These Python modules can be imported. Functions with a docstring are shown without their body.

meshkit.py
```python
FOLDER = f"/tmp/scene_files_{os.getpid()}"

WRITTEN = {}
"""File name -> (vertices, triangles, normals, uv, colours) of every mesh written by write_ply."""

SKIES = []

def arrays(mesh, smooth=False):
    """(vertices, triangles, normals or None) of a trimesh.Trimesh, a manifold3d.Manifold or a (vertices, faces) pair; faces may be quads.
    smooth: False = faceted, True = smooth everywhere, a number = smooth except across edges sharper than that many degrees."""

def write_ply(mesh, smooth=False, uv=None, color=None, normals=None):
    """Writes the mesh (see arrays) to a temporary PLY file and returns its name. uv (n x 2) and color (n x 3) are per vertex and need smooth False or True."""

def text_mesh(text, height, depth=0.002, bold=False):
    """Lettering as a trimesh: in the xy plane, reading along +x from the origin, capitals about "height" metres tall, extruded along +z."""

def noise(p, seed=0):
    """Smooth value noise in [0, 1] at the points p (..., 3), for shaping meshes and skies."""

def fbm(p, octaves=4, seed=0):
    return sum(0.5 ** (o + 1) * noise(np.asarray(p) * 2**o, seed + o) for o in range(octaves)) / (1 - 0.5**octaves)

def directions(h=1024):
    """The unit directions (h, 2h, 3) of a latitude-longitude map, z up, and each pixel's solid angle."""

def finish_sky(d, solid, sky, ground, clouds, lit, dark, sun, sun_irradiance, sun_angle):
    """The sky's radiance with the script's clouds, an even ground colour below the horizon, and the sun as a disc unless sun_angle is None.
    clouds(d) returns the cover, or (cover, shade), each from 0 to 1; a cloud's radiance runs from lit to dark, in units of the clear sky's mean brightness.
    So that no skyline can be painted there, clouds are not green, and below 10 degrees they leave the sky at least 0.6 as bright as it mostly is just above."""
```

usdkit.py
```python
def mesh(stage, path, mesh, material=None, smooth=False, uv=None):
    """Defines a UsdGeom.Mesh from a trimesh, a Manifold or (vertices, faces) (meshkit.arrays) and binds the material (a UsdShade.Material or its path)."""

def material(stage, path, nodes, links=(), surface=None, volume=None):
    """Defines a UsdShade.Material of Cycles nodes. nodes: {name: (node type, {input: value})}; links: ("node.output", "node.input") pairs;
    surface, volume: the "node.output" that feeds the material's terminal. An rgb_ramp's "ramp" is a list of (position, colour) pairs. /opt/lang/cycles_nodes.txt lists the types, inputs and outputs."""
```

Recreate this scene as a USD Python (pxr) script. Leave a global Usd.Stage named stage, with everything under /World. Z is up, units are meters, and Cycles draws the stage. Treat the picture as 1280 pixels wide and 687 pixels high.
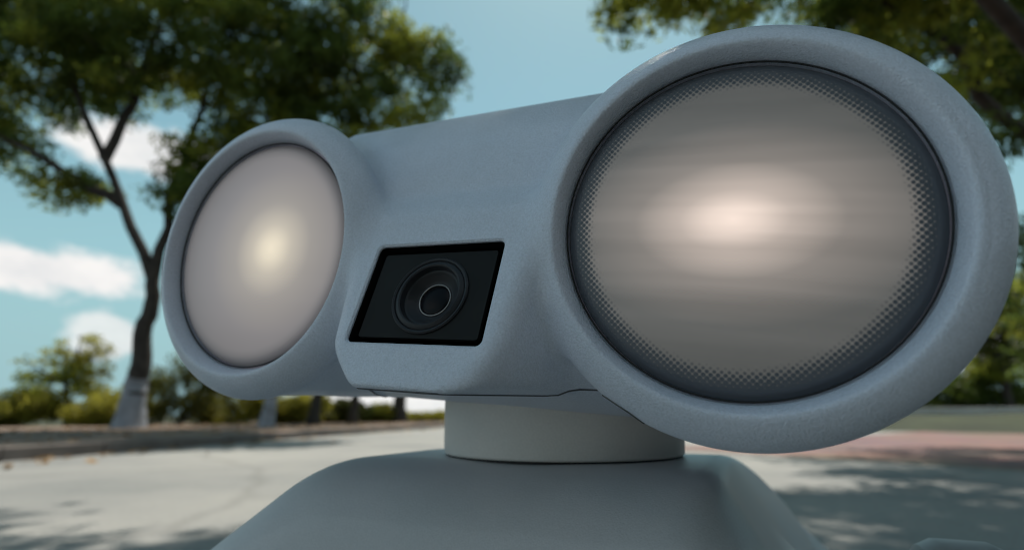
import math
import numpy as np, trimesh, manifold3d, shapely.geometry as sg
import usdkit, meshkit
from pxr import Usd, UsdGeom, UsdLux, UsdShade, Gf, Vt, Sdf

stage = Usd.Stage.CreateInMemory()
UsdGeom.SetStageUpAxis(stage, UsdGeom.Tokens.z)
UsdGeom.Xform.Define(stage, '/World')
UsdGeom.Scope.Define(stage, '/World/Looks')
rng = np.random.default_rng(7)

# ------------------------------------------------------------------ camera, sky, sun, exposure
EYE = np.array([0.0, 0.0, 0.40])
PITCH = math.radians(15.03)
FPX = 650.0                                     # focal length in pixels of a 1280 wide picture
cam = UsdGeom.Camera.Define(stage, '/World/camera')
cam.AddTranslateOp().Set(Gf.Vec3d(*EYE))
cam.AddRotateXOp().Set(90 + math.degrees(PITCH))
cam.CreateHorizontalApertureAttr(36.0)
cam.CreateVerticalApertureAttr(36.0 * 549 / 1024)
cam.CreateFocalLengthAttr(FPX / 1280 * 36)
cam.CreateClippingRangeAttr(Gf.Vec2f(0.01, 5000))
cam.CreateFStopAttr(7.5)
cam.CreateFocusDistanceAttr(0.165)
cam.CreateExposureAttr(0.55)

SUN_EL, SUN_AZ = math.radians(62), math.radians(12)     # azimuth = atan2(x, y)
SUN = np.array([math.sin(SUN_AZ) * math.cos(SUN_EL), math.cos(SUN_AZ) * math.cos(SUN_EL), math.sin(SUN_EL)])
sun = UsdLux.DistantLight.Define(stage, '/World/sun')
sun.CreateIntensityAttr(1.0)
sun.CreateAngleAttr(0.5)
sun.CreateNormalizeAttr(True)
sun.CreateColorAttr(Gf.Vec3f(1.0, 0.93, 0.82))
sun.AddRotateZOp().Set(-math.degrees(SUN_AZ))
sun.AddRotateXOp().Set(-(90 - math.degrees(SUN_EL)))

def sky_material():
    # (azimuth, elevation, half width, half height in degrees, thickness) of low cumulus banks
    banks = [(-43.5, 11.4, 7.5, 1.9, 1.0), (-36, 23, 7, 2.0, .95), (-38, 6.5, 2.4, 2.2, .7), (-11, 1.5, 16, 2.2, .9), (41, 6.0, 6, 3.4, .95), (-70, 9, 14, 4, .8), (75, 12, 15, 4, .8)]
    n = {'tc': ('texture_coordinate', {}), 'sx': ('separate_xyz', {}),
         'sky': ('sky_texture', {'sky_type': 'single_scattering', 'sun_disc': False, 'sun_elevation': SUN_EL, 'sun_rotation': SUN_AZ, 'aerosol_density': 0.35, 'air_density': 1.0, 'ozone_density': 1.0}),
         'tint': ('mix', {'mix_type': 'multiply', 'fac': 1.0, 'color2': (0.92, 1.09, 0.78)}),
         'hz': ('map_range', {'range_type': 'smoothstep', 'from_min': 0.0, 'from_max': 0.5, 'to_min': 0.95, 'to_max': 0}), 'hx': ('mix', {'color2': (2.1, 3.45, 3.95)}),
         'nz': ('mapping', {'scale': (1, 1, 1.7), 'location': (1.3, 0.4, 0.35)}), 'n': ('noise_texture', {'scale': 9.0, 'detail': 7, 'roughness': 0.58}),
         'nb': ('noise_texture', {'scale': 2.2, 'detail': 6, 'roughness': 0.55}),
         'bw': ('map_range', {'range_type': 'smoothstep', 'from_min': 0.48, 'from_max': 0.62, 'to_min': 0, 'to_max': 0.9}),  # unseen cloud added behind the camera, thickened to brighten the robot
         'bk': ('map_range', {'range_type': 'smoothstep', 'from_min': 0.0, 'from_max': -0.4, 'to_min': 0, 'to_max': 1}),
         'c0': ('math', {'math_type': 'multiply'}),
         'cc': ('mix', {'color1': (3.8, 4.1, 4.4), 'color2': (8.2, 7.8, 7.4)}), 'mx': ('mix', {}), 'bg': ('background_shader', {'strength': 0.10})}
    l = [('tc.generated', 'sx.vector'), ('sky.color', 'tint.color1'), ('tint.color', 'hx.color1'), ('sx.z', 'hz.value'), ('hz.result', 'hx.fac'), ('tc.generated', 'nz.vector'),
         ('nz.vector', 'n.vector'), ('nz.vector', 'nb.vector'), ('nb.fac', 'bw.value'), ('sx.y', 'bk.value'), ('bw.result', 'c0.value1'), ('bk.result', 'c0.value2'), ('n.fac', 'cc.fac')]
    last = 'c0.value'
    for i, (az, el, w, h, k) in enumerate(banks):
        a, e = math.radians(az), math.radians(el)
        t = np.array([math.cos(a), -math.sin(a), 0]) / math.radians(w)
        n |= {f'dt{i}': ('vector_math', {'math_type': 'dot_product', 'vector2': tuple(t)}), f'dz{i}': ('math', {'math_type': 'subtract', 'value2': math.sin(e)}),
              f'ds{i}': ('math', {'math_type': 'divide', 'value2': math.radians(h)}), f'cv{i}': ('combine_xyz', {'z': 0.0}), f'ln{i}': ('vector_math', {'math_type': 'length'}),
              f'pn{i}': ('math', {'math_type': 'multiply_add', 'value2': 3.0}), f'mr{i}': ('map_range', {'range_type': 'smoothstep', 'from_min': 0.25, 'from_max': 0.95, 'to_min': 0, 'to_max': k}),
              f'mxm{i}': ('math', {'math_type': 'maximum'}), f'ng{i}': ('math', {'math_type': 'multiply', 'value2': -1.0})}
        l += [('tc.generated', f'dt{i}.vector1'), ('sx.z', f'dz{i}.value1'), (f'dz{i}.value', f'ds{i}.value1'), (f'dt{i}.value', f'cv{i}.x'), (f'ds{i}.value', f'cv{i}.y'), (f'cv{i}.vector', f'ln{i}.vector1'),
              (f'ln{i}.value', f'ng{i}.value1'), ('n.fac', f'pn{i}.value1'), (f'ng{i}.value', f'pn{i}.value3'), (f'pn{i}.value', f'mr{i}.value'), (f'mr{i}.result', f'mxm{i}.value1'), (last, f'mxm{i}.value2')]
        last = f'mxm{i}.value'
    l += [(last, 'mx.fac'), ('hx.color', 'mx.color1'), ('cc.color', 'mx.color2'), ('mx.color', 'bg.color')]
    usdkit.material(stage, '/World/Looks/sky', n, l, surface='bg.background')


sky_material()
dome = UsdLux.DomeLight.Define(stage, '/World/sky')
UsdShade.MaterialBindingAPI.Apply(dome.GetPrim()).Bind(UsdShade.Material.Get(stage, '/World/Looks/sky'))
for k, v in (('label', 'teal blue sky with low white clouds'), ('category', 'sky'), ('kind', 'structure')):
    dome.GetPrim().SetCustomDataByKey(k, v)

# ------------------------------------------------------------------ helpers
CP, SP = math.cos(PITCH), math.sin(PITCH)


def ray(px, py):
    """World direction through a pixel of the 1280 x 687 picture, scaled to depth 1 along world y."""
    x, d = (px - 640) / FPX, (py - 343.5) / FPX
    v = np.array([x, CP + SP * d, SP - CP * d])
    return v / v[1]


def at(px, py, y):
    return EYE + ray(px, py) * y


def ground(px, py, z=0.0):
    r = ray(px, py)
    return EYE + r * ((z - EYE[2]) / r[2])


names = {}


def path_of(name, parent):
    base = (str(parent.GetPath()) if parent is not None else '/World') + '/' + name
    n = names.get(base, 0)
    names[base] = n + 1
    return base if n == 0 else f'{base}_{n:03d}'


def tag(p, label=None, cat=None, group=None, kind=None):
    p = p.GetPrim() if hasattr(p, 'GetPrim') else p
    for k, v in (('label', label), ('category', cat), ('group', group), ('kind', kind)):
        if v:
            p.SetCustomDataByKey(k, v)
    return p


def obj(name, mesh, mat, parent=None, smooth=False, matrix=None, label=None, cat=None, group=None, kind=None):
    m = usdkit.mesh(stage, path_of(name, parent), mesh, '/World/Looks/' + mat, smooth)
    if matrix is not None:
        m.AddTransformOp().Set(Gf.Matrix4d(*np.asarray(matrix, float).T.ravel().tolist()))
    return tag(m, label, cat, group, kind)


def thing(name, loc, label, cat, group=None):
    x = UsdGeom.Xform.Define(stage, path_of(name, None))
    x.AddTranslateOp().Set(Gf.Vec3d(*map(float, loc)))
    return tag(x, label, cat, group)


def surface_nets(f, lo, hi, h):
    lo, hi = np.asarray(lo, float), np.asarray(hi, float)
    n = np.ceil((hi - lo) / h).astype(int) + 1
    ax = [lo[k] + h * np.arange(n[k]) for k in range(3)]
    V = np.empty(n)
    for i in range(0, n[0], 16):
        g = np.stack(np.meshgrid(ax[0][i:i + 16], ax[1], ax[2], indexing='ij'), -1)
        V[i:i + 16] = f(g.reshape(-1, 3)).reshape(g.shape[:3])
    for a in range(3):                          # always a closed surface
        V[tuple([0 if k == a else slice(None) for k in range(3)])] = h; V[tuple([-1 if k == a else slice(None) for k in range(3)])] = h
    S = V < 0
    cnt = np.zeros(n - 1); pos = np.zeros((*(n - 1), 3))
    sl = lambda o, a: tuple(slice(o[k], o[k] + n[k] - 1) for k in range(3))
    for a in range(3):
        b, c = (a + 1) % 3, (a + 2) % 3
        for ob in (0, 1):
            for oc in (0, 1):
                o0 = [0, 0, 0]; o0[b], o0[c] = ob, oc
                o1 = list(o0); o1[a] = 1
                v0, v1 = V[sl(o0, a)], V[sl(o1, a)]
                x = (v0 < 0) != (v1 < 0)
                t = np.where(x, v0 / np.where(x, v0 - v1, 1), 0)
                cnt += x
                pos[..., a] += np.where(x, t, 0)
                pos[..., b] += np.where(x, ob, 0)
                pos[..., c] += np.where(x, oc, 0)
    act = cnt > 0
    idx = -np.ones(n - 1, int); idx[act] = np.arange(act.sum())
    P = (pos[act] / cnt[act][:, None] + np.argwhere(act)) * h + lo
    F = []
    for a in range(3):
        b, c = (a + 1) % 3, (a + 2) % 3
        s0 = [slice(1, -1)] * 3; s0[a] = slice(0, -1)
        s1 = [slice(1, -1)] * 3; s1[a] = slice(1, None)
        A, B = S[tuple(s0)], S[tuple(s1)]
        e = np.argwhere(A != B)
        if len(e) == 0:
            continue
        flip = A[tuple(e.T)]
        e = e.copy(); e[:, b] += 1; e[:, c] += 1
        q = []
        for ob, oc in ((1, 1), (0, 1), (0, 0), (1, 0)):
            k = e.copy(); k[:, b] -= ob; k[:, c] -= oc
            q.append(idx[tuple(k.T)])
        q = np.stack(q, 1)
        q[~flip] = q[~flip][:, ::-1]
        F.append(q)
    F = np.vstack(F)
    for _ in range(3):
        d = f(P); g = np.stack([f(P + np.eye(3)[k] * 1e-3) - d for k in range(3)], 1) / 1e-3
        P = P - np.clip(d / np.maximum((g ** 2).sum(1), 0.3), -h / 2, h / 2)[:, None] * g
    T = np.vstack([F[:, [0, 1, 2]], F[:, [0, 2, 3]]])
    return trimesh.Trimesh(P, T, process=False)


def smin(a, b, k):
    h = np.maximum(k - np.abs(a - b), 0) / k
    return np.minimum(a, b) - h * h * k * 0.25


def smax(a, b, k):
    return -smin(-a, -b, k)


def to_manifold(m):
    return manifold3d.Manifold(manifold3d.Mesh(np.asarray(m.vertices, np.float32), np.asarray(m.faces, np.uint32)))


def from_manifold(m):
    q = m.to_mesh()
    return trimesh.Trimesh(q.vert_properties[:, :3], q.tri_verts, process=False)


def lathe(profile, n=96, axis='z'):
    """profile: (radius, height) pairs turned about z; a profile that starts and ends at radius 0 is closed."""
    p = np.asarray(profile, float)
    th = np.linspace(0, 2 * np.pi, n, endpoint=False)
    v = np.stack([np.outer(p[:, 0], np.cos(th)), np.outer(p[:, 0], np.sin(th)), np.repeat(p[:, 1:2], n, 1)], -1).reshape(-1, 3)
    f = []
    for i in range(len(p) - 1):
        a = i * n + np.arange(n); b = i * n + (np.arange(n) + 1) % n
        f += [np.stack([a, b, b + n], 1), np.stack([a, b + n, a + n], 1)]
    m = trimesh.Trimesh(v, np.vstack(f), process=False)
    if axis == '-y':                            # height points to -y
        m.vertices = np.stack([m.vertices[:, 0], -m.vertices[:, 2], m.vertices[:, 1]], 1)
    return m


def torus(R, r, n=128, k=16, y=0.0):
    ph = np.linspace(0, 2 * np.pi, k + 1)
    return lathe(np.stack([R + r * np.cos(ph), r * np.sin(ph) - y], 1), n, '-y')


def tube(pts, rad, k=8, cap=True):
    pts = np.asarray(pts, float); rad = np.broadcast_to(rad, len(pts))
    t = np.gradient(pts, axis=0); t /= np.linalg.norm(t, axis=1, keepdims=True)
    ref = np.array([0, 0, 1.0]) if abs(t[0][2]) < 0.8 else np.array([1.0, 0, 0])
    v = []
    for i in range(len(pts)):
        u = np.cross(t[i], ref); u /= np.linalg.norm(u); w = np.cross(u, t[i]); ref = w if abs(w @ t[i]) < .9 else ref
        th = np.linspace(0, 2 * np.pi, k, endpoint=False)
        v.append(pts[i] + rad[i] * (np.outer(np.cos(th), u) + np.outer(np.sin(th), w)))
    f = []
    for i in range(len(pts) - 1):
        a = i * k + np.arange(k); b = i * k + (np.arange(k) + 1) % k
        f += [np.stack([a, a + k, b + k], 1), np.stack([a, b + k, b], 1)]
    v = np.vstack(v); n = len(v)
    if cap:
        v = np.vstack([v, pts[:1], pts[-1:]])
        a = np.arange(k); b = (a + 1) % k
        f += [np.stack([np.full(k, n), a, b], 1), np.stack([np.full(k, n + 1), n - k + b, n - k + a], 1)]
    return trimesh.Trimesh(v, np.vstack(f)[:, ::-1], process=False)


def box(lo, hi):
    m = trimesh.creation.box(np.subtract(hi, lo)); m.apply_translation(np.add(lo, hi) / 2.0)
    return m


def rounded_rect(w, h, r, n=6):
    return sg.box(-w / 2 + r, -h / 2 + r, w / 2 - r, h / 2 - r).buffer(r, quad_segs=n)


def rounded_box(size, r, n=3):
    s = np.asarray(size, float) / 2 - r
    sph = manifold3d.Manifold.sphere(r, 8 * n // 2)
    return from_manifold(manifold3d.Manifold.batch_hull([sph.translate((i * s[0], j * s[1], k * s[2])) for i in (-1, 1) for j in (-1, 1) for k in (-1, 1)]))


def capsule_chain(pts, rad, seg=24):
    out = []
    for a, b, ra, rb in zip(pts[:-1], pts[1:], rad[:-1], rad[1:]):
        out.append(manifold3d.Manifold.batch_hull([manifold3d.Manifold.sphere(ra, seg).translate(tuple(map(float, a))), manifold3d.Manifold.sphere(rb, seg).translate(tuple(map(float, b)))]))
    return from_manifold(manifold3d.Manifold.batch_boolean(out, manifold3d.OpType.Add))


# ------------------------------------------------------------------ materials
def simple(name, col, rough=0.5, scale=5.0, var=0.15, bump=0.0, bump_scale=None, detail=4, coord='geometry', spec=0.5, metallic=0.0, transl=0.0):
    lo, hi = [tuple(c * (1 - var) for c in col), tuple(min(1, c * (1 + var)) for c in col)]
    nodes = {'c': ('geometry', {}) if coord == 'geometry' else ('texture_coordinate', {}),
             'n': ('noise_texture', {'scale': scale, 'detail': detail}),
             'r': ('rgb_ramp', {'ramp': [(0.3, lo), (0.7, hi)]}),
             'p': ('principled_bsdf', {'roughness': rough, 'specular_ior_level': spec, 'metallic': metallic})}
    src = 'c.position' if coord == 'geometry' else 'c.object'
    links = [(src, 'n.vector'), ('n.fac', 'r.fac'), ('r.color', 'p.base_color')]
    if bump:
        nodes['b2'] = ('noise_texture', {'scale': bump_scale or scale, 'detail': 3})
        nodes['b'] = ('bump', {'strength': 1.0, 'distance': bump})
        links += [(src, 'b2.vector'), ('b2.fac', 'b.height'), ('b.normal', 'p.normal')]
    out = 'p.BSDF'
    if transl:
        nodes['t'] = ('translucent_bsdf', {})
        nodes['m'] = ('mix_closure', {'fac': transl})
        links += [('r.color', 't.color'), ('p.BSDF', 'm.closure1'), ('t.BSDF', 'm.closure2')]
        out = 'm.closure'
    usdkit.material(stage, '/World/Looks/' + name, nodes, links, surface=out)


def plastic(name, col, rough, grain, bump, gs):
    usdkit.material(stage, '/World/Looks/' + name, {
        'c': ('texture_coordinate', {}), 'a': ('noise_texture', {'scale': 18, 'detail': 5}), 'g': ('noise_texture', {'scale': gs, 'detail': 2, 'roughness': 0.6}),
        'r': ('rgb_ramp', {'ramp': [(0.3, tuple(c * 0.95 for c in col)), (0.7, tuple(c * 1.05 for c in col))]}),
        'gr': ('rgb_ramp', {'ramp': [(0.3, (1 - grain,) * 3), (0.7, (1 + 0 * grain,) * 3)]}),
        'm': ('mix', {'mix_type': 'multiply', 'fac': 1.0}),
        'rr': ('map_range', {'from_min': 0.3, 'from_max': 0.7, 'to_min': rough - 0.06, 'to_max': rough + 0.08}),
        'b': ('bump', {'strength': 1.0, 'distance': bump}), 'p': ('principled_bsdf', {})},
        [('c.object', 'a.vector'), ('c.object', 'g.vector'), ('a.fac', 'r.fac'), ('a.fac', 'rr.value'), ('g.fac', 'gr.fac'), ('r.color', 'm.color1'), ('gr.color', 'm.color2'),
         ('g.fac', 'b.height'), ('b.normal', 'p.normal'), ('m.color', 'p.base_color'), ('rr.result', 'p.roughness')], surface='p.BSDF')


plastic('white_plastic', (0.80, 0.85, 0.985), 0.34, 0.16, 0.0004, 1500)
plastic('neck_plastic', (0.80, 0.79, 0.77), 0.45, 0.10, 0.0001, 1500)
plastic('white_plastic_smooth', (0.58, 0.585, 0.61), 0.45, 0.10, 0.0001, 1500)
simple('grey_plastic', (0.30, 0.30, 0.31), 0.5, 25, 0.08, bump=0.00004, bump_scale=1500, coord='object')
simple('black_plastic', (0.008, 0.008, 0.008), 0.5, 60, 0.2, coord='object', spec=0.1)
simple('lens_plate', (0.016, 0.017, 0.017), 0.45, 60, 0.15, coord='object', spec=0.12)
simple('lens_ring', (0.026, 0.027, 0.032), 0.4, 60, 0.1, coord='object', spec=0.25)
simple('lens_chrome', (0.35, 0.33, 0.32), 0.3, 60, 0.05, coord='object', metallic=0.8)
simple('seam_grey', (0.10, 0.105, 0.115), 0.6, 60, 0.1, coord='object')
simple('rubber', (0.012, 0.012, 0.014), 0.7, 60, 0.2, coord='object')
usdkit.material(stage, '/World/Looks/lens_glass', {'p': ('principled_bsdf', {'base_color': (0.006, 0.006, 0.008), 'roughness': 0.25, 'specular_ior_level': 0.12})}, [], surface='p.BSDF')


def eye_material(name, dots, warm, base, mid, glow):
    """A round lamp screen: soft warm spot in the middle, faint horizontal bands, halftone print fading to a dark rim. Object coordinates, unit radius = RR metres."""
    RR = 0.05
    n = {'tc': ('texture_coordinate', {}),
         'mp': ('mapping', {'scale': (1 / RR, 0.0, 1 / RR)}),
         'len': ('vector_math', {'math_type': 'length'}),
         # bands
         'rb': ('vector_rotate', {'rotate_type': 'y_axis', 'angle': -0.09}),
         'bm': ('mapping', {'scale': (0.25, 0.0, 4.2), 'location': (0.3, 0, 2.2)}),
         'bn': ('noise_texture', {'scale': 1.0, 'detail': 2.5, 'roughness': 0.6}),
         'br': ('map_range', {'from_min': 0.3, 'from_max': 0.7, 'to_min': 0.72 if dots else 0.97, 'to_max': 1.25 if dots else 1.03}),
         # radial light
         'gm': ('mapping', {'scale': (0.62 if dots else 0.82, 0.0, 1.0 if dots else 0.82), 'location': (0.0 if dots else -0.19, 0.0, 0.0)}),
         'gl': ('vector_math', {'math_type': 'length'}),
         'er': ('rgb_ramp', {'ramp': [(0.0, glow), (0.08, tuple(0.82 * g + 0.18 * m for g, m in zip(glow, mid))), (0.18, tuple(0.46 * g + 0.58 * m for g, m in zip(glow, mid))), (0.34, tuple(0.15 * g + 0.88 * m for g, m in zip(glow, mid))), (0.6, mid), (0.80, tuple(0.75 * m for m in mid)), (1.0, tuple(0.5 * m for m in mid))]}),
         'em': ('mix', {'mix_type': 'multiply', 'fac': 1.0}),
         # halftone rim
         'vm': ('mapping', {'scale': (1 / RR / 0.024, 1 / RR / 0.024, 0.0), 'rotation': (math.pi / 2, 0, 0)}),
         'sep': ('separate_xyz', {}),
         'cmb': ('combine_xyz', {'z': 0.0}),
         'v': ('voronoi_texture', {'dimensions': '2D', 'scale': 1.0, 'randomness': 0.0}),
         'thr': ('map_range', {'from_min': 0.78, 'from_max': 0.95, 'to_min': 0.08, 'to_max': 0.80}),
         'lt': ('math', {'math_type': 'subtract'}),
         'soft': ('map_range', {'range_type': 'smoothstep', 'from_min': -0.2, 'from_max': 0.2, 'to_min': 1, 'to_max': 0}),
         'gate': ('map_range', {'range_type': 'smoothstep', 'from_min': 0.80, 'from_max': 0.86, 'to_min': 0, 'to_max': 1}),
         'rim': ('math', {'math_type': 'multiply'}),
         'bc': ('mix', {'color1': base, 'color2': (0.105, 0.115, 0.138) if dots else (0.22, 0.22, 0.235)}),
         'ec': ('mix', {'color2': (0, 0, 0)}),
         'p': ('principled_bsdf', {'roughness': 0.38, 'emission_strength': 1.0, 'specular_ior_level': 0.5})}
    l = [('tc.object', 'mp.vector'), ('mp.vector', 'len.vector1'), ('mp.vector', 'rb.vector'), ('rb.vector', 'bm.vector'), ('bm.vector', 'bn.vector'), ('bn.fac', 'br.value'),
         ('mp.vector', 'gm.vector'), ('gm.vector', 'gl.vector1'), ('gl.value', 'er.fac'), ('er.color', 'em.color1'), ('br.result', 'em.color2'),
         ('em.color', 'ec.color1'), ('rim.value', 'ec.fac'), ('rim.value', 'bc.fac'), ('bc.color', 'p.base_color'), ('ec.color', 'p.emission_color')]
    if dots:
        n.pop('vm')
        n['sc'] = ('vector_math', {'math_type': 'scale', 'scale': 1 / 0.027})
        n['rt'] = ('vector_rotate', {'rotate_type': 'y_axis', 'angle': math.pi / 4})
        l += [('mp.vector', 'rt.vector'), ('rt.vector', 'sc.vector1'), ('sc.vector', 'sep.vector'), ('sep.x', 'cmb.x'), ('sep.z', 'cmb.y'), ('cmb.vector', 'v.vector'),
              ('len.value', 'thr.value'), ('v.distance', 'lt.value1'), ('thr.result', 'lt.value2'), ('lt.value', 'soft.value'), ('len.value', 'gate.value'),
              ('soft.result', 'rim.value1'), ('gate.result', 'rim.value2')]
    else:
        for k in ('vm', 'sep', 'cmb', 'v', 'thr', 'lt', 'soft'):
            n.pop(k)
        n['gate'] = ('map_range', {'range_type': 'smoothstep', 'from_min': 0.84, 'from_max': 1.03, 'to_min': 0, 'to_max': 1})
        n['rim'] = ('math', {'math_type': 'multiply', 'value2': 1.0})
        l += [('len.value', 'gate.value'), ('gate.result', 'rim.value1')]
    usdkit.material(stage, '/World/Looks/' + name, n, l, surface='p.BSDF')


eye_material('lamp_screen_printed', True, 1, (0.17, 0.165, 0.155), (0.056, 0.053, 0.051), (0.66, 0.54, 0.47))
eye_material('lamp_screen_plain', False, 1, (0.27, 0.255, 0.265), (0.12, 0.105, 0.105), (0.55, 0.48, 0.36))

simple('bark', (0.028, 0.022, 0.018), 0.9, 6, 0.5, bump=0.02, bump_scale=18)
simple('trunk_paint', (0.19, 0.205, 0.235), 0.85, 5, 0.2, bump=0.01, bump_scale=18)
simple('leaf_dark', (0.085, 0.125, 0.024), 0.55, 1.3, 0.55, transl=0.55, spec=0.25)
simple('leaf_sunlit', (0.24, 0.27, 0.04), 0.5, 1.2, 0.4, transl=0.6, spec=0.25)  # bright yellow-green that puts sunlight on the leaves into their colour
simple('leaf_olive', (0.10, 0.105, 0.022), 0.55, 1.1, 0.45, transl=0.45, spec=0.25)
simple('leaf_bush', (0.25, 0.235, 0.035), 0.55, 0.9, 0.5, transl=0.6, spec=0.25)
usdkit.material(stage, '/World/Looks/asphalt', {
    'g': ('geometry', {}), 'a': ('noise_texture', {'scale': 0.45, 'detail': 6, 'roughness': 0.6}), 'f': ('noise_texture', {'scale': 60, 'detail': 4}),
    'r': ('rgb_ramp', {'ramp': [(0.30, (0.17, 0.18, 0.18)), (0.5, (0.26, 0.26, 0.25)), (0.68, (0.33, 0.325, 0.30))]}),
    'fr': ('rgb_ramp', {'ramp': [(0.3, (.75, .75, .75)), (0.7, (1, 1, 1))]}), 'm': ('mix', {'mix_type': 'multiply', 'fac': 1.0}),
    'wm': ('mapping', {'scale': (1, 1, 0)}), 'v': ('voronoi_texture', {'dimensions': '2D', 'feature': 'distance_to_edge', 'scale': 0.45}), 'wn': ('noise_texture', {'scale': 1.5, 'detail': 4}), 'wx': ('mix', {'mix_type': 'linear_light', 'fac': 0.25}),
    'cr': ('rgb_ramp', {'ramp': [(0.0, (.35, .34, .32)), (0.012, (.6, .6, .6)), (0.03, (1, 1, 1))]}), 'm2': ('mix', {'mix_type': 'multiply', 'fac': 0.3}),
    'b': ('bump', {'strength': 1.0, 'distance': 0.004}), 'p': ('principled_bsdf', {'roughness': 0.85})},
    [('g.position', 'a.vector'), ('g.position', 'f.vector'), ('a.fac', 'r.fac'), ('f.fac', 'fr.fac'), ('r.color', 'm.color1'), ('fr.color', 'm.color2'), ('g.position', 'wm.vector'), ('g.position', 'wn.vector'), ('wm.vector', 'wx.color1'), ('wn.color', 'wx.color2'), ('wx.color', 'v.vector'),
     ('v.distance', 'cr.fac'), ('m.color', 'm2.color1'), ('cr.color', 'm2.color2'), ('f.fac', 'b.height'), ('b.normal', 'p.normal'), ('m2.color', 'p.base_color')], surface='p.BSDF')
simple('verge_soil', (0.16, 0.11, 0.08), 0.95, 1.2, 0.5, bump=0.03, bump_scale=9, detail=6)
simple('grass_ground', (0.026, 0.033, 0.013), 0.95, 0.8, 0.45, bump=0.04, bump_scale=8, detail=6)
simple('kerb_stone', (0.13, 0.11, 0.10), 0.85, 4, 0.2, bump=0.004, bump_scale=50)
simple('concrete', (0.42, 0.41, 0.39), 0.85, 3, 0.15, bump=0.004, bump_scale=30)
usdkit.material(stage, '/World/Looks/red_paving', {
    'g': ('geometry', {}), 'm': ('mapping', {'scale': (1, 1, 1), 'rotation': (0, 0, 0.5)}),
    'b': ('brick_texture', {'color1': (0.21, 0.105, 0.092), 'color2': (0.15, 0.088, 0.08), 'mortar': (0.14, 0.12, 0.11), 'scale': 1.0, 'brick_width': 0.2, 'row_height': 0.1, 'mortar_size': 0.006}),
    'n': ('noise_texture', {'scale': 0.8, 'detail': 5}), 'mx': ('mix', {'mix_type': 'overlay', 'fac': 0.5}),
    'p': ('principled_bsdf', {'roughness': 0.85})},
    [('g.position', 'm.vector'), ('m.vector', 'b.vector'), ('g.position', 'n.vector'), ('b.color', 'mx.color1'), ('n.color', 'mx.color2'), ('mx.color', 'p.base_color')], surface='p.BSDF')

# ------------------------------------------------------------------ ground, road, verge, pavement
def sheet(poly, z, mat, name, kind='structure', cat=None, label=None, div=None):
    p = sg.Polygon([q[:2] for q in poly])
    v, f = trimesh.creation.triangulate_polygon(p, engine='earcut')
    v = np.column_stack([v, np.full(len(v), z)])
    m = trimesh.Trimesh(v, f, process=False)
    if m.face_normals[0][2] < 0:
        m.invert()
    return obj(name, m, mat, label=label, cat=cat, kind=kind)


sheet([(-900, -900), (900, -900), (900, 900), (-900, 900)], -0.012, 'grass_ground', 'ground', label='level earth and grass ground reaching the horizon', cat='ground')
K0, K1 = ground(0, 577)[:2], ground(405, 545)[:2]
kd = (K1 - K0) / np.linalg.norm(K1 - K0); kn = np.array([-kd[1], kd[0]])        # away from the road, to the left
if kn[0] > 0:
    kn = -kn
P0, P1 = ground(930, 567)[:2], ground(1280, 588)[:2]
pd = (P1 - P0) / np.linalg.norm(P1 - P0); pn = np.array([-pd[1], pd[0]])
if pn[1] < 0:
    pn = -pn
# the road is an open apron between the left kerb and the right paving
kf, kb = K0 + kd * 60, K0 - kd * 30
pb = P1 + pd * 30
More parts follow.
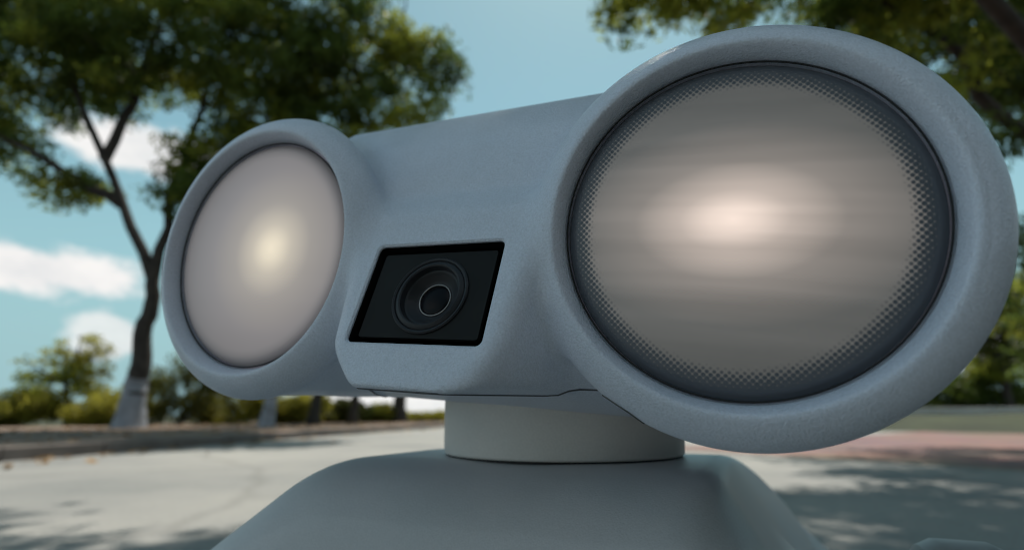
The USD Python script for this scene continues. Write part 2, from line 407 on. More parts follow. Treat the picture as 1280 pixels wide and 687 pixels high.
# where the paving's near edge meets the kerb line
A = np.array([kd, -pd]).T
t, s = np.linalg.solve(A, P0 - K0)
sheet([kb, K0 + kd * 60, K0 + kd * 60 + np.array([40, 0]), pb + np.array([10, 0]), (40, -30), (-30, -30)], 0.0, 'asphalt', 'road', label='pale worn asphalt apron under the robot', cat='road')
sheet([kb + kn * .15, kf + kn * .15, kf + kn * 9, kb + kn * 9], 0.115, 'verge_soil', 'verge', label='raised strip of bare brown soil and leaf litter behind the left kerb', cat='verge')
paving_end = P0 - pd * 1.2
f1, f0 = ground(1280, 538)[:2], ground(1120, 525)[:2]
f2 = f1 + pd * 34
sheet([paving_end, pb, f2, f1, f0, paving_end + pn * 14], 0.004, 'red_paving', 'pavement', label='pinkish red block paving right of the robot', cat='pavement')
sheet([f0, f1, f2, f2 + np.array([10, 20]), f0 + np.array([-2, 22])], 0.008, 'grass_ground', 'lawn', label='shaded dark grass strip between the red paving and the bank', cat='grass')
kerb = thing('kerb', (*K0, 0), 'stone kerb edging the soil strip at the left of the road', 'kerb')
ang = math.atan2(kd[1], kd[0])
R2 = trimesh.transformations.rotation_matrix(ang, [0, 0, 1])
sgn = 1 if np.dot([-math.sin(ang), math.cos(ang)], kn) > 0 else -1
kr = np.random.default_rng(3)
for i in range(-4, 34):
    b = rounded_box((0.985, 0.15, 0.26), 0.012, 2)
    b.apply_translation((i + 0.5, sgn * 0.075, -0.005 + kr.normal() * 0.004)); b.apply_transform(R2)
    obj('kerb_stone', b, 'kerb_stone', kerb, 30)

# ------------------------------------------------------------------ robot
R = 0.05
HX, HY, HZ = np.array([0.91201101, -0.4016803, -0.08299907]), np.array([0.40628109, 0.91246859, 0.04833994]), np.array([0.05631685, -0.07780751, 0.99537651])
HC = np.array([-0.02385695, 0.17756571, 0.46071313])
YAW = math.atan2(HX[1], HX[0])
base = np.array([HC[0], HC[1], 0.0])
robot = thing('robot_dog', base, 'white plastic robot with two big round lamp eyes and a black camera window between them', 'robot')
MH = np.eye(4); MH[:3, 0], MH[:3, 1], MH[:3, 2], MH[:3, 3] = HX, HY, HZ, HC - base
MU = np.eye(4); MU[:2, :2] = [[math.cos(YAW), -math.sin(YAW)], [math.sin(YAW), math.cos(YAW)]]; MU[:3, 3] = HC - base
EX = 1.9086                                    # eye centres at x = -+EX (all head sizes in units of R)


def lip_sdf(rho, y):
    # eye rim: crest close to the screen, long round slope outwards
    ar = np.where(rho > 1.06, 0.205, 0.066)
    u, w = (rho - 1.06) / ar, (y - 0.09) / 0.205
    n = 1.65
    u, w = np.abs(u) + 0.03, np.abs(w) + 0.03
    g = (u ** n + w ** n) ** (1 / n)
    return (g - 1.015) / np.maximum(np.hypot(u ** (n - 1) / ar, w ** (n - 1) / 0.205) / g ** (n - 1), 0.5)


def drum(p, s):
    rho, y = np.hypot(p[:, 0] - s * EX, p[:, 2]), p[:, 1]
    lip = lip_sdf(rho, y)
    q = np.stack([rho - 1.12, np.abs(y - 1.65) - 1.37], 1)
    body = np.hypot(*np.maximum(q, 0).T) + np.minimum(q.max(1), 0) - 0.11
    return smin(lip, body, 0.03)


def head(p):
    x, y, z = p.T
    d = np.minimum(drum(p, 1), drum(p, -1))
    up = z > 0.20
    n, b = np.where(up, 2.0, 2.9), np.where(up, 1.485, 1.42)
    q = np.clip((0.9 - z) / 1.7, 0, 1)
    a = 1.34 + 0.19 * q * q * (3 - 2 * q)
    a = np.where(y > 1.54, 1.36, a)
    u, w = np.abs(y - 1.54) / a, np.abs(z - 0.20) / b
    g = (u ** n + w ** n + 1e-9) ** (1 / n)
    br = (g - 1) / np.maximum(np.hypot(u ** (n - 1) / a, w ** (n - 1) / b) / np.maximum(g, .2) ** (n - 1), 0.3)
    br = smax(br, np.abs(x) - 1.80, 0.2)
    front = (y + 0.085) * -0.941 + (z + 0.05) * 0.34
    side = (np.abs(x) - 0.645 - 0.45 * (y + 0.32)) * 0.91
    bx = smax(front, side, 0.10)
    bx = smax(bx, -z - 1.06, 0.05)
    bx = smax(bx, ((np.abs(x) - 0.645 - 0.45 * (y + 0.32)) * 0.70 + (-z - 0.80) * 0.64) - np.where(x > 0, 0.10, 0), np.where(x > 0, 0.18, 0.05))
    bx = smax(bx, y - 0.9, 0.05)
    bx = smax(bx, z - 0.35, 0.2)
    br = smin(br, bx, 0.14)
    d = smin(d, br, 0.13)
    rho = np.hypot(np.abs(x) - EX, z)
    rec = smax(rho - 1.05, y - 0.15, 0.02)
    lip = lip_sdf(rho, y)
    hole = smax(rec, -lip, 0.02)                # nothing of the bridge spills over the round lips
    return smax(d, -hole, 0.02)


H = 0.022
hm = surface_nets(head, (-3.3, -0.5, -1.36), (3.3, 3.2, 1.36), H)
hman = to_manifold(hm)
cover_m = surface_nets(lambda p: head(p) + 0.012, (-2.2, -0.5, -1.36), (2.2, 3.2, -0.8), H)
seam = [(-2.0, -1.45), (-1.6, -1.36), (-1.24, -1.21), (-1.12, -1.15), (-1.06, -1.07), (-1.02, -1.035), (-0.94, -1.01), (-0.7, -1.035), (-0.3, -1.06), (0.35, -1.055), (0.70, -1.05), (0.78, -1.04), (0.86, -1.008), (0.92, -0.995), (1.06, -0.99), (1.13, -1.0), (1.2, -1.03), (1.33, -1.10), (1.7, -1.36), (2.0, -1.45)]
cut = trimesh.creation.extrude_polygon(sg.Polygon(seam), 5.0, engine='earcut')
cut.vertices = np.stack([cut.vertices[:, 0], cut.vertices[:, 2] - 1, cut.vertices[:, 1]], 1)
cut.fix_normals()
cutter = to_manifold(cut)
# camera opening: a chamfered rounded rectangle sunk square to the sloping front
wn = np.array([0, -0.941, 0.34]); wu = np.array([0, 0.34, 0.941])
wc = np.array([0, -0.085 - 0.13 + 0.02, -0.41]); wc = wc - wn * ((wc[1] + 0.085) * -0.941 + (wc[2] + 0.05) * 0.34)
MW = np.eye(4); MW[:3, 0], MW[:3, 1], MW[:3, 2], MW[:3, 3] = [1, 0, 0], wu, wn, wc
WW, WH = 1.03, 0.765


def prism(sections):
    hull = np.vstack([np.column_stack([np.array(rounded_rect(w, h, r, 8).exterior.coords)[:-1], np.full(len(rounded_rect(w, h, r, 8).exterior.coords) - 1, z)]) for w, h, r, z in sections])
    m = trimesh.convex.convex_hull(hull); m.apply_transform(MW)
    return to_manifold(m)


opening = prism([(WW, WH, 0.045, -0.34), (WW, WH, 0.045, 0.0)]) + prism([(WW, WH, 0.045, -0.012), (WW + 0.07, WH + 0.07, 0.07, 0.018)]) + prism([(WW + .07, WH + .07, 0.07, 0.018), (WW + 0.075, WH + 0.075, 0.07, 0.1)])
shell = hman - opening
upper = from_manifold(shell - cutter)
S = lambda m: trimesh.Trimesh(np.asarray(m.vertices) * R, m.faces, process=False)
hs = obj('head_shell', S(upper), 'white_plastic', robot, 32, MH)
lower = from_manifold((to_manifold(cover_m) ^ cutter))
obj('chin_cover', S(lower), 'white_plastic', robot, 32, MH)

sx = np.interp(np.linspace(0, 1, 140), np.linspace(0, 1, 17), [q[0] for q in seam[2:-1]]); sz = np.interp(sx, [q[0] for q in seam], [q[1] for q in seam])
sy = np.full(len(sx), -0.5)
for _ in range(60):                            # walk back until the shell is met
    sy += np.clip(head(np.column_stack([sx, sy, sz])), 0, 0.1) * 0.8
ok = sy < 1.6
obj('seam', S(tube(np.column_stack([sx, sy, sz])[ok], 0.0075, 6)), 'seam_grey', robot, True, MH)


def place(local):                              # eye or window frame (units of R) -> under the robot
    M = np.array(local, float); M[:3, 3] = M[:3, 3] * R
    return MH @ M


for s in (1, -1):
    E4 = np.eye(4); E4[:3, 3] = (s * EX, 0.005, 0)
    rr = np.concatenate([np.linspace(0, 0.9, 19), np.linspace(0.92, 0.989, 6)])
    prof = [(r, 0.065 * (1 - r * r) - 0.02 * max(0, (r - 0.92) / 0.05) ** 2) for r in rr][::-1]
    prof = [(0, -0.06), (0.989, -0.06)] + prof
    pl = obj('lamp_screen', S(lathe(prof, 160, '-y')), 'lamp_screen_printed' if s > 0 else 'lamp_screen_plain', robot, 40, place(E4),
             label='round lamp screen with halftone dot rim and broad banded glow' if s > 0 else 'round frosted lamp screen with a soft even glow')
    obj('gasket', S(torus(0.993, 0.006, 160, 10, y=0.0)), 'rubber', pl, True)

frame = sg.Polygon(rounded_rect(WW + 0.03, WH + 0.03, 0.055).exterior, [rounded_rect(WW - 0.012, WH - 0.012, 0.04).exterior.coords])
wp = obj('camera_window', S(trimesh.creation.extrude_polygon(frame, 0.30, engine='earcut').apply_translation((0, 0, -0.325))), 'black_plastic', robot, False, place(MW),
         label='black camera window with a ringed lens')


def zt(m, dx=0.0, dy=0.0, dz=0.0):
    m = m.copy(); m.apply_translation((dx, dy, dz)); return S(m)


LX, LY = 0.02, -0.01
DZ = 0.05
obj('back_plate', S(box((-WW / 2, -WH / 2, -0.335), (WW / 2, WH / 2, -0.30))), 'black_plastic', wp)
pl2 = sg.Polygon(rounded_rect(WW - 0.11, WH - 0.11, 0.02).exterior, [sg.Point(LX, LY).buffer(0.285, quad_segs=24).exterior.coords])
obj('inner_plate', S(trimesh.creation.extrude_polygon(pl2, 0.03, engine='earcut').apply_translation((0, 0, -0.125 + DZ))), 'lens_plate', wp)
obj('lens_barrel', zt(lathe([(0.29, -0.13), (0.29, -0.085), (0.28, -0.078), (0.268, -0.082), (0.262, -0.092), (0.255, -0.082), (0.232, -0.074), (0.222, -0.08), (0.21, -0.12), (0.20, -0.122), (0.19, -0.13), (0.15, -0.165), (0.12, -0.17)], 96), LX, LY, DZ), 'lens_ring', wp, 40)
obj('chrome_ring', zt(lathe([(0.124, -0.18), (0.124, -0.166), (0.121, -0.163), (0.117, -0.163), (0.114, -0.166), (0.114, -0.18)], 96), LX, LY, DZ), 'lens_chrome', wp, 40)
obj('lens', zt(lathe([(0.114, -0.172)] + [(0.114 * math.cos(t), -0.178 + 0.022 * math.sin(t)) for t in np.linspace(0.1, math.pi / 2, 10)], 64), LX, LY, DZ), 'lens_glass', wp, True)

# neck and body, upright frame
NX, NY = 0.09, 2.25
nk = lathe([(0, -0.7), (1.20, -0.7), (1.20, -1.2), (1.195, -1.5), (1.19, -1.565), (1.175, -1.58), (0, -1.58)][::-1], 128); nk.apply_translation((NX, NY, 0))
obj('neck', S(nk), 'neck_plastic', robot, 40, MU)
gk = lathe([(0, -1.57), (1.165, -1.57), (1.165, -1.66), (0, -1.66)][::-1], 96); gk.apply_translation((NX, NY, 0))
obj('neck_gasket', S(gk), 'rubber', robot, 40, MU)


def body(p):
    x, y, z = p.T
    ax = np.abs(x + 0.20)
    top = z + 1.595 + 0.03 * (y - 2.2) ** 2 * (y > 2.2)
    left = (-x - 1.84) * 0.60 + (z + 1.61) * 0.80
    right = (x - 1.62) * 0.86 + (z + 1.61) * 0.51
    d = smax(smax(top, left, 0.25), right, 0.10)
    d = smax(d, ax - 3.0, 0.4)
    fr = -(y - 0.42) * 0.96 + (z + 2.2) * 0.28
    d = smax(d, fr, 0.62)
    d = smax(d, y - 9.2, 1.0)
    d = smax(d, -z - 4.8, 0.8)
    for hy, hz in ((2.3, 3.3), (7.6, 4.0)):
        hip = np.sqrt((ax - 2.45) ** 2 + (y - hy) ** 2 + (z + hz) ** 2) - 0.85
        d = smin(d, hip, 0.35)
    return d


bm = surface_nets(body, (-3.6, 0, -5.2), (3.6, 9.8, -1.4), 0.075)
obj('body_shell', S(bm), 'white_plastic_smooth', robot, True, MU)
GZ = -HC[2] / R
for hy, hz in ((2.3, -3.03), (7.6, -4.3)):
    for s in (-1, 1):
        hip = lathe([(0, -0.38), (0.60, -0.38), (0.74, -0.30), (0.80, -0.18), (0.80, 0.18), (0.74, 0.30), (0.60, 0.38), (0, 0.38)], 48)
        hip.vertices = np.stack([hip.vertices[:, 2], hip.vertices[:, 0], hip.vertices[:, 1]], 1)
        hip.apply_translation((s * 3.38, hy + 0.5, hz))
        L = obj('leg', S(capsule_chain([(s * 3.38, hy + 0.5, hz), (s * 3.4, hy + 2.0, -6.4)], [0.56, 0.42])), 'white_plastic_smooth', robot, 40, MU)
        obj('hip_cover', S(hip), 'grey_plastic', L, 30)
        obj('shin', S(capsule_chain([(s * 3.4, hy + 2.0, -6.4), (s * 3.4, hy + 0.3, GZ + 0.42)], [0.36, 0.24])), 'grey_plastic', L, 40)
        foot = trimesh.creation.icosphere(3, 0.42); foot.apply_translation((s * 3.4, hy + 0.25, GZ + 0.41))
        obj('foot', S(foot), 'rubber', L, True)


# ------------------------------------------------------------------ trees and bushes
def leaves(centres, radii, per, size, seed, flat=0.6, jitter=0.4):
    """One crown mesh: leaf-sized diamonds scattered in clumps."""
    g = np.random.default_rng(seed)
    n = len(centres) * per
    c = np.repeat(centres, per, 0); r = np.repeat(np.broadcast_to(radii, len(centres)), per)
    d = g.normal(size=(n, 3)); d /= np.linalg.norm(d, axis=1, keepdims=True)
    rad = g.random(n) ** 0.5
    p = c + d * (rad * r)[:, None] * [1, 1, flat]
    a = g.normal(size=(n, 3)); a += d * 0.8; a /= np.linalg.norm(a, axis=1, keepdims=True)
    b = np.cross(a, g.normal(size=(n, 3))); b /= np.linalg.norm(b, axis=1, keepdims=True)
    s = size * (1 + jitter * (g.random(n) - 0.5) * 2)
    L, W = (a * s[:, None]), (b * (s * 0.34)[:, None])
    v = np.stack([p - L * .5, p + W * .5, p + L * .5, p - W * .5], 1).reshape(-1, 3)
    i = np.arange(n)[:, None] * 4
    return trimesh.Trimesh(v, np.vstack([i + [0, 1, 2], i + [0, 2, 3]]), process=False)


def clumps(lobes, n, seed, gap=0.0):
    """Clump centres spread through ellipsoid lobes (centre, radii), thinned by noise so that gaps of sky stay."""
    g = np.random.default_rng(seed)
    vol = np.array([np.prod(r) for _, r in lobes]) ** 0.75
    out = []
    while len(out) < n:
        c, r = lobes[g.choice(len(lobes), p=vol / vol.sum())]
        d = g.normal(size=3); d /= np.linalg.norm(d)
        q = np.array(c) + d * np.array(r) * (0.35 + 0.65 * g.random() ** 0.6)
        if meshkit.noise(q * 1.1, seed) > gap:
            out.append(q)
    return np.array(out)


def limb(p0, p1, r0, r1, seed, n=6, wob=0.06, sag=0.0):
    g = np.random.default_rng(seed)
    p0, p1 = np.array(p0, float), np.array(p1, float)
    t = np.linspace(0, 1, n)[:, None]
    L = np.linalg.norm(p1 - p0)
    off = g.normal(size=(n, 3)) * wob * L * np.sin(np.pi * t)
    off[:, 2] += sag * L * np.sin(np.pi * t[:, 0])
    return p0 + (p1 - p0) * t + off, np.linspace(r0, r1, n)


def tree(name, trunk_pts, trunk_r, forks, lobes, nclump, per, leaf, clump_r, leafmat, label, group=None, paint=1.15, seed=1, gap=0.42, twigs=60, flat=0.6):
    """trunk_pts: points from the ground up; forks: lists of points that start on the trunk."""
    trunk_pts = np.array(trunk_pts, float)
    b = trunk_pts[0]
    t = thing(name, b, label, 'tree', group)
    d = np.r_[0, np.cumsum(np.linalg.norm(np.diff(trunk_pts, axis=0), axis=1))]
    s = np.linspace(0, d[-1], 16)
    pts = np.stack([np.interp(s, d, trunk_pts[:, k]) for k in range(3)], 1) - b
    g = np.random.default_rng(seed)
    pts[1:-1] += g.normal(size=(14, 3)) * trunk_r * 0.12
    rad = trunk_r * (1 - 0.42 * s / s[-1]) * (1 + 0.45 * np.exp(-s / (trunk_r * 1.2)))
    pts[0][2] -= 0.1
    obj('trunk', tube(pts, rad, 14), 'bark', t, True)
    if paint:
        k = np.linspace(0, paint, 8)
        pp = np.stack([np.interp(k, s, pts[:, j]) for j in range(3)], 1); pr = np.interp(k, s, rad) + 0.006
        obj('painted_base', tube(pp, pr, 14, False), 'trunk_paint', t, True)
    ends = [pts[-1]]
    for i, f in enumerate(forks):
        f = np.array(f, float) - b
        d2 = np.r_[0, np.cumsum(np.linalg.norm(np.diff(f, axis=0), axis=1))]
        s2 = np.linspace(0, d2[-1], 12)
        q = np.stack([np.interp(s2, d2, f[:, j]) for j in range(3)], 1)
        q[1:] += g.normal(size=(11, 3)) * trunk_r * 0.15
        obj('limb', tube(q, trunk_r * 0.55 * (1 - 0.75 * s2 / s2[-1]), 9), 'bark', t, True)
        ends += list(q[3:])
    ends = np.array(ends)
    cl = clumps([(np.array(c) - b, r) for c, r in lobes], nclump, seed, gap)
    tw = []
    for i in g.choice(len(cl), min(twigs, len(cl)), replace=False):
        e = ends[np.argmin(((ends - cl[i]) ** 2).sum(1) + g.random(len(ends)) * 0.5)]
        q, r = limb(e, cl[i], trunk_r * 0.16, trunk_r * 0.04, seed * 97 + i, 5, 0.06, 0.05)
        tw.append(tube(q, r, 5))
    obj('twigs', trimesh.util.concatenate(tw), 'bark', t, True, kind='stuff')
    lit = meshkit.noise(cl * 0.9 + 7, seed) + 0.25 * (g.random(len(cl)) - .5) > 0.58     # clumps coloured brighter and yellower, as if the sun lit them
    for k, m in ((~lit, leafmat), (lit, 'leaf_sunlit')):
        obj('crown', leaves(cl[k], clump_r * (0.7 + 0.6 * g.random(k.sum())), per, leaf, seed + 5, flat), m, t)
    return t


def lobe(px, py, rx, ry, y, depth):
    c = at(px, py, y); k = y / (CP * CP) / FPX
    return c, (rx * k, depth, ry * k)


# big pine-like tree at the left, trunk base painted white
Y1 = 11.2
VZ = 0.115
b1 = ground(160, 534.5, VZ); Y1 = b1[1]
L1 = [lobe(*a) for a in [(30, 70, 150, 100, Y1, 1.8), (170, 60, 150, 95, Y1 - .5, 2.2), (320, 70, 130, 110, Y1, 2.0), (440, 70, 95, 85, Y1 + .3, 1.6), (525, 80, 62, 62, Y1 + .6, 1.0),
                         (490, 140, 75, 32, Y1 + .2, .8), (270, 215, 60, 75, Y1 - .2, 1.0), (88, 232, 52, 24, Y1, .7), (-60, 170, 110, 60, Y1, 1.2), (400, 190, 90, 60, Y1 + .5, 1.0), (240, 245, 42, 60, Y1 + .2, .8), (320, 160, 80, 60, Y1 + .3, 1.0),
                         (120, -70, 230, 90, Y1, 2.4), (370, -50, 160, 80, Y1, 2.2), (-120, 40, 120, 120, Y1, 1.8)]]
tree('pine_tree', [b1, at(178, 440, Y1), at(190, 370, Y1), at(192, 345, Y1)], 0.25,
     [[at(191, 350, Y1), at(175, 300, Y1), at(152, 255, Y1), at(120, 175, Y1 - .3), at(85, 90, Y1 - .5), at(60, 10, Y1 - .6)],
      [at(152, 256, Y1), at(95, 225, Y1 - .2), at(40, 190, Y1 - .4), at(-40, 150, Y1 - .6)],
      [at(192, 348, Y1), at(205, 300, Y1 + .1), at(216, 240, Y1 + .2), at(250, 140, Y1 + .2), at(290, 30, Y1 + .2)],
      [at(216, 240, Y1 + .2), at(290, 190, Y1 + .4), at(380, 130, Y1 + .5), at(500, 80, Y1 + .6)],
      [at(130, 200, Y1 - .2), at(170, 120, Y1), at(200, 30, Y1 + .2), at(220, -60, Y1)]],
     L1, 2150, 58, 0.19, 0.46, 'leaf_dark', 'tall dark spreading tree with white painted trunk base left of the robot', seed=11, gap=0.36, twigs=260)

# tree at the right whose crown hangs over the robot
Y2 = 6.3
b2 = np.array([8.4, Y2, 0.0])
L2 = [lobe(*a) for a in [(805, 15, 50, 40, 5.6, .5), (890, -5, 80, 55, 5.6, .6), (1000, -30, 90, 55, 5.4, .7), (1110, 5, 85, 60, 5.6, .8), (1215, 45, 85, 75, 6.2, .8), (1262, 165, 40, 46, 6.6, .4), (1250, 100, 60, 60, 7.5, .8),
                         (1288, 340, 32, 80, 7.4, .6), (1280, 425, 26, 40, 9.5, .5), (1330, 60, 90, 120, 8, 1.2)]]
L2 += [((0.8, 3.0, 5.3), (1.7, 1.1, 0.6)), ((0.4, 2.6, 4.6), (1.0, .9, 0.5)), ((-0.9, 4.4, 6.4), (0.9, .8, 0.5)), ((3.2, 3.6, 5.7), (1.9, 1.4, 0.8)), ((5.0, 5.0, 6.2), (1.9, 1.6, 0.9)), ((2.2, 1.2, 5.2), (1.8, 1.3, .6)), ((7.8, 8.4, 7.0), (2, 2, 1.0))]
def canopy(n, x0, x1, y0, y1, z0, z1, seed):
    # flat leafy lobes of the overhead canopy; the open sky between the two trees of the picture stays open
    g = np.random.default_rng(seed); out = []
    while len(out) < n:
        q = np.array([g.uniform(x0, x1), g.uniform(y0, y1), g.uniform(z0, z1)])
        r = np.array([g.uniform(.7, 1.1), g.uniform(.6, 1.0), .35])
        e = q + np.array([0, r[1], -r[2]]) - EYE
        zc = e[1] * CP + e[2] * SP
        if e[1] > 0 and zc > 0 and 343.5 - FPX * (e[2] * CP - e[1] * SP) / zc > (-25 if q[0] < 1.2 else 40):
            continue
        out.append((q, r))
    return out


L2 += canopy(30, -3.5, 8, 1.5, 10, 6.8, 9.0, 4) + canopy(30, 1.5, 8, -0.5, 9, 6.0, 8.5, 14)
tree('shade_tree', [b2, b2 + [-.05, 0, 1.2], b2 + [-.2, -.1, 2.4], b2 + [-.4, -.2, 3.2]], 0.24,
     [[b2 + [-.4, -.2, 3.1], (6.6, 5.6, 4.6), (4.8, 4.7, 5.4), (3.2, 4.0, 5.8), (1.2, 3.3, 5.7), (-.6, 4.2, 6.4)],
      [b2 + [-.4, -.2, 3.1], (6.8, 5.2, 4.4), (4.8, 3.4, 5.1), (2.9, 2.3, 5.2), (0.8, 2.6, 4.8)],
      [b2 + [-.3, -.2, 2.9], at(1275, 165, 6.6), at(1240, 135, 6.5), at(1190, 60, 6.2), at(1100, 0, 5.8)],
      [b2 + [-.4, -.2, 3.1], (8.4, 7.0, 5.0), (7.8, 8.0, 6.8)]],
     L2, 2400, 44, 0.16, 0.36, 'leaf_dark', 'overhanging tree at the right whose leafy crown hangs above the larger eye', seed=23, gap=0.34, twigs=170, paint=0)
b4 = np.array([13.5, 8.6, 0.0])  # unseen tree, added so its shade dapples the paving
tree('shade_tree', [b4, b4 + [-.1, 0, 3.0], b4 + [-.4, .2, 5.5]], 0.3, [[b4 + [-.4, .2, 5.3], (11, 9.5, 9), (7.5, 11, 11.4)], [b4 + [-.4, .2, 5.3], (13, 9, 9.5), (12.5, 9, 11.5)]],
     [((4.6, 10.2, 11.2), (1.4, 1.2, .5)), ((6.6, 11.6, 11.6), (1.6, 1.3, .6)), ((8.6, 11.0, 11.2), (1.6, 1.4, .7)), ((10.6, 11.5, 11.0), (1.8, 1.5, .8)), ((6.2, 9.3, 10.4), (1.3, 1.0, .5)), ((9.2, 9.0, 9.8), (1.5, 1.2, .6)), ((12.5, 9, 10.5), (2.2, 2, 1.3))], 380, 50, 0.2, 0.5, 'leaf_dark',
     'added tall tree, unseen beyond the right edge of the picture that dapples the red paving', seed=29, gap=0.42, twigs=90, paint=0)

# bush-like young tree left of the big trunk
yb = 13.5
bb = ground(85, 531, VZ)
yb = bb[1]
tree('young_tree', [bb, at(84, 500, yb), at(82, 470, yb)], 0.09, [[at(83, 480, yb), at(95, 450, yb), at(100, 420, yb)], [at(83, 480, yb), at(55, 465, yb), at(40, 455, yb)]],
     [lobe(100, 440, 30, 28, yb, .5), lobe(62, 462, 34, 22, yb, .5), lobe(80, 490, 60, 30, yb, .9), lobe(115, 475, 26, 24, yb, .5), lobe(25, 500, 26, 22, yb, .6)],
     90, 60, 0.13, 0.30, 'leaf_bush', 'small yellow-green young tree left of the painted trunk', seed=31, gap=0.36, paint=0, twigs=40)

# row of further painted trees along the verge
row = [(333, 533.5, 0.15, 'second painted tree of the row, under the smaller eye'), (391, 530.5, 0.16, 'slim dark tree of the row seen under the left end of the chin cover'),
       (440, 528.8, 0.15, 'thin tree of the far row seen under the camera housing'), (497, 527.0, 0.28, 'farthest tree trunk of the row, just left of the neck')]
for i, (px, py, r, lab) in enumerate(row):
    g0 = ground(px, py, VZ); y = g0[1]
    top = g0 + [0.2, 0, 2.6]
    tree('row_tree', [g0, g0 + [0.1, 0, 1.4], top], r, [[top, top + [-.8, .1, 1.3], top + [-1.4, 0, 2.2]], [top, top + [.8, .2, 1.2], top + [1.6, 0, 2.1]]],
         [(top + [0, 0, 1.6], (2.0, 1.6, 1.1)), (top + [-1, 0, 1.1], (1.2, 1, .6)), (top + [1.2, 0, 1.1], (1.1, 1, .6))], 80, 55, 0.2, 0.5, 'leaf_olive', lab, 'trees in a row behind the left kerb', seed=41 + i, gap=0.4, twigs=30, paint=(1.0 if i == 0 else 0))


def bush(name, base_pt, lobes, n, per, leaf, cr, mat, label, seed, cat='bush', group=None):
    t = thing(name, base_pt, label, cat, group)
    cl = clumps([(np.array(c) - base_pt, r) for c, r in lobes], n, seed, 0.3)
    st = [tube(*limb((0, 0, -.05), c * 0.8, 0.02, 0.006, seed + i, 4), 5) for i, c in enumerate(cl[:14])]
    obj('stems', trimesh.util.concatenate(st), 'bark', t, True, kind='stuff')
    obj('foliage', leaves(cl, cr, per, leaf, seed + 3, 0.8), mat, t)


bspots = [(20, 531, 55, 40, 'low olive bush at the far left edge of the picture'), (135, 531, 40, 36, 'low bush between the young tree and the painted trunk'), (225, 530, 60, 90, 'tall green bush right of the painted trunk, below the smaller eye'),
          (290, 529, 50, 50, 'rounded green bush under the smaller eye'), (365, 528, 40, 34, 'yellow-green bush between the second painted trunk and the slim dark one'), (420, 527, 36, 24, 'low sunlit yellow-green bush under the chin cover'), (462, 526, 26, 18, 'small low bush left of the farthest trunk'), (530, 525, 40, 7, 'very low far dark bush just left of the neck')]
for i, (px, py, rx, hh, lab) in enumerate(bspots):
    g0 = ground(px, py + 1.5, VZ); y = min(g0[1] + 1.0, 34)
    g0 = at(px, 520, y); g0[2] = VZ if y < 30 else 0
    k = y / FPX * 1.05
    bush('bush', g0, [(g0 + [0, 0, hh * k * .45], (rx * k, .9, hh * k * .5)), (g0 + [-rx * k * .4, 0, hh * k * .3], (rx * k * .6, .8, hh * k * .35)), (g0 + [rx * k * .45, 0, hh * k * .6], (rx * k * .5, .8, hh * k * .4))],
         120, 60, 0.14 * max(1, y / 16), 0.30, 'leaf_bush' if i % 3 != 2 else 'leaf_olive', lab, 61 + i)

# unseen dense shrubs, added beside and behind the camera to darken the robot's right side
for i, (x, y, w, hh) in enumerate([(3.4, 0.6, 0.9, 1.0), (2.9, -0.9, 1.1, 2.8), (5.4, 2.9, 1.2, 1.2), (8.4, 4.9, 1.5, 1.8), (2.3, -2.6, 1.3, 3.4), (0.9, -3.4, 1.2, 3.0), (-1.0, -3.3, 1.1, 2.8)]):
    g0 = np.array([x, y, 0.0])
    bush('added_shrub', g0, [(g0 + [0, 0, hh * .5], (w * .85, w, hh * .55)), (g0 + [.1, .3, hh * .3], (w * .9, w * .9, hh * .35))], 240, 60, 0.13, 0.26, 'leaf_dark',
         ['added low dense bush beside the camera on the right, outside the picture', 'added tall bush right of the camera, second of the clump', 'added low bush beyond the right edge of the picture, at the edge of the red paving', 'added broad bush beyond the right edge of the picture, farthest of the clump', 'added tall bush behind the camera to the right', 'added broad bush straight behind the camera', 'added bush behind the camera, last of the clump to the left'][i], 301 + i)

# right-hand bank: raised planting bed with pale edging, hedge and trees behind
e0, e1 = at(1120, 511, 17.0), at(1420, 513, 13.5)
bank_h = 0.55
ed = (e1 - e0)[:2] / np.linalg.norm((e1 - e0)[:2]); a0 = e0[:2] - ed * 6; a1 = e1[:2] + ed * 8
en = np.array([-ed[1], ed[0]]); en = en if en[1] > 0 else -en


def ramp_mesh(sec, p0, p1, nrm, nx=40, seed=0):
    out = []
    for t in np.linspace(0, 1, nx):
        for o, z in sec:
            q = p0 + (p1 - p0) * t + nrm * o
            out.append((*q, z))
    out = np.array(out); k = len(sec)
    out[:, 2] += np.where(out[:, 2] > 0.02, (meshkit.fbm(out * [1.2, 1.2, 0] + seed, 3) - .5) * 0.12, 0)
    f = [[i * k + j, i * k + j + 1, (i + 1) * k + j + 1, (i + 1) * k + j] for i in range(nx - 1) for j in range(k - 1)]
    m = trimesh.Trimesh(*meshkit.arrays((out, f))[:2], process=False)
    if m.face_normals[:, 2].mean() < 0:
        m.invert()
    return m


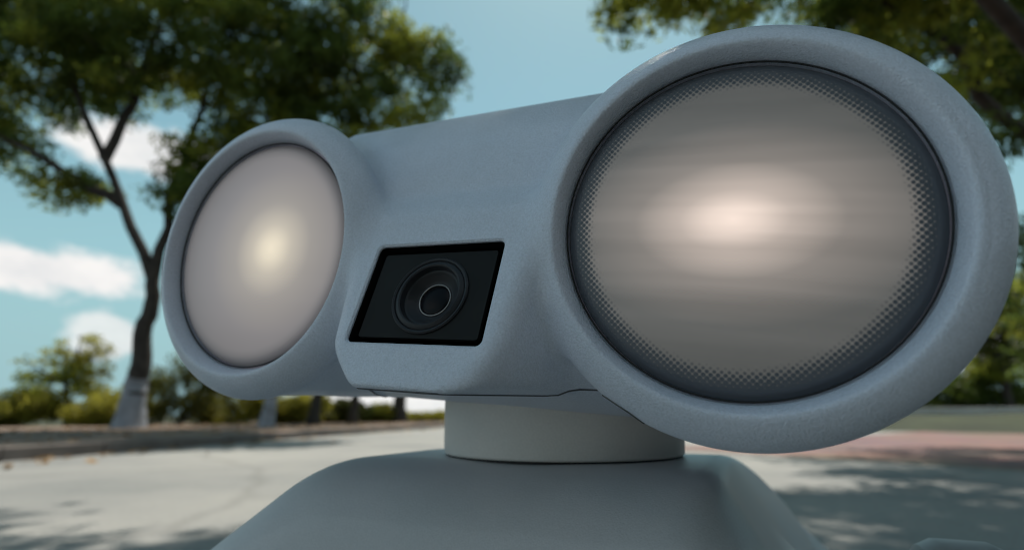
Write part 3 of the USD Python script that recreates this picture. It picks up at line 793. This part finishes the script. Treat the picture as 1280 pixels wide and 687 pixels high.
obj('bank', ramp_mesh([(-5, -0.05), (-4, 0.05), (-2.5, 0.22), (-0.2, 0.42), (0.4, 0.45), (6, 0.5), (9, -0.05)], a0, a1, en), 'grass_ground', None, True, label='low grassy bank behind the red paving at the right', cat='bank', kind='structure')
edge = thing('bed_edging', (*e0[:2], 0.42), 'pale concrete edging strip along the top of the grassy bank at the right', 'edging')
n_ed = 16
for i in range(n_ed):
    q = a0 + (a1 - a0) * ((i + .5) / n_ed)
    b = rounded_box((np.linalg.norm(a1 - a0) / n_ed - 0.02, 0.2, 0.26), 0.015, 2)
    b.apply_transform(trimesh.transformations.rotation_matrix(math.atan2(ed[1], ed[0]), [0, 0, 1])); b.apply_translation((q[0] - e0[0], q[1] - e0[1], 0.06))
    obj('edging_block', b, 'concrete', edge, 30)
for i, (px, y, rx, hh, lab) in enumerate([(1175, 19, 60, 46, 'dark clipped bush behind the pale edging, nearest the eye rim'), (1250, 18, 60, 58, 'dark bush behind the pale edging at the right edge of the picture'), (1340, 18, 60, 60, 'dark bush beyond the right edge of the picture'), (1080, 20, 60, 30, 'dark low bush behind the larger eye')]):
    g0 = at(px, 508, y); g0[2] = 0.45; k = y / FPX * 1.05
    bush('hedge_bush', g0, [(g0 + [0, 0, hh * k * .4], (rx * k, 1.0, hh * k * .5))], 90, 70, 0.17, 0.34, 'leaf_dark', lab, 83 + i)
for i, (px, y, hgt, lab) in enumerate([(1262, 17, 4.6, 'green tree behind the right rim of the larger eye, beyond the hedge'), (1335, 20, 6.5, 'tree beyond the right edge of the picture')]):
    g0 = at(px, 508, y); g0[2] = 0.45
    top = g0 + [0, 0, 1.7]
    tree('bank_tree', [g0, g0 + [.05, 0, .9], top], 0.14, [[top, top + [-.4, 0, 1], top + [-.6, 0, 1.8]], [top, top + [.5, 0, 1], top + [.8, 0, 1.8]]],
         [(top + [0.15, 0, hgt * .33], (.95, 1, hgt * .32)), (top + [.4, 0, hgt * .1], (.8, .8, .7)), (top + [-.2, 0, -.4], (.8, .8, .8))], 170, 60, 0.18, 0.36, 'leaf_olive', lab, seed=91 + i, gap=0.36, twigs=30, paint=0)

# fallen leaves on the verge and along the gutter
fg = np.random.default_rng(55)
n = 1500
u, w = fg.uniform(-2, 26, n), np.where(fg.random(n) < 0.75, fg.uniform(0.3, 6, n), -fg.exponential(0.35, n))
P = K0[None] + kd * u[:, None] + kn * w[:, None]
z = np.where(w > 0, 0.122, 0.008)
a = fg.uniform(0, 6.28, n); sz = fg.uniform(0.03, 0.07, n)
d1 = np.column_stack([np.cos(a) * sz, np.sin(a) * sz, fg.normal(size=n) * 0.008]); d2 = np.column_stack([-np.sin(a) * sz * .5, np.cos(a) * sz * .5, np.abs(fg.normal(size=n)) * 0.012])
C = np.column_stack([P, z + 0.012])
v = np.stack([C - d1, C + d2, C + d1, C - d2], 1).reshape(-1, 3); i4 = np.arange(n)[:, None] * 4
simple('dry_leaf', (0.26, 0.16, 0.07), 0.8, 5, 0.5, transl=0.2)
obj('fallen_leaves', trimesh.Trimesh(v, np.vstack([i4 + [0, 1, 2], i4 + [0, 2, 3]]), process=False), 'dry_leaf', label='dry brown leaves scattered on the soil strip and gutter', cat='leaves', kind='stuff')
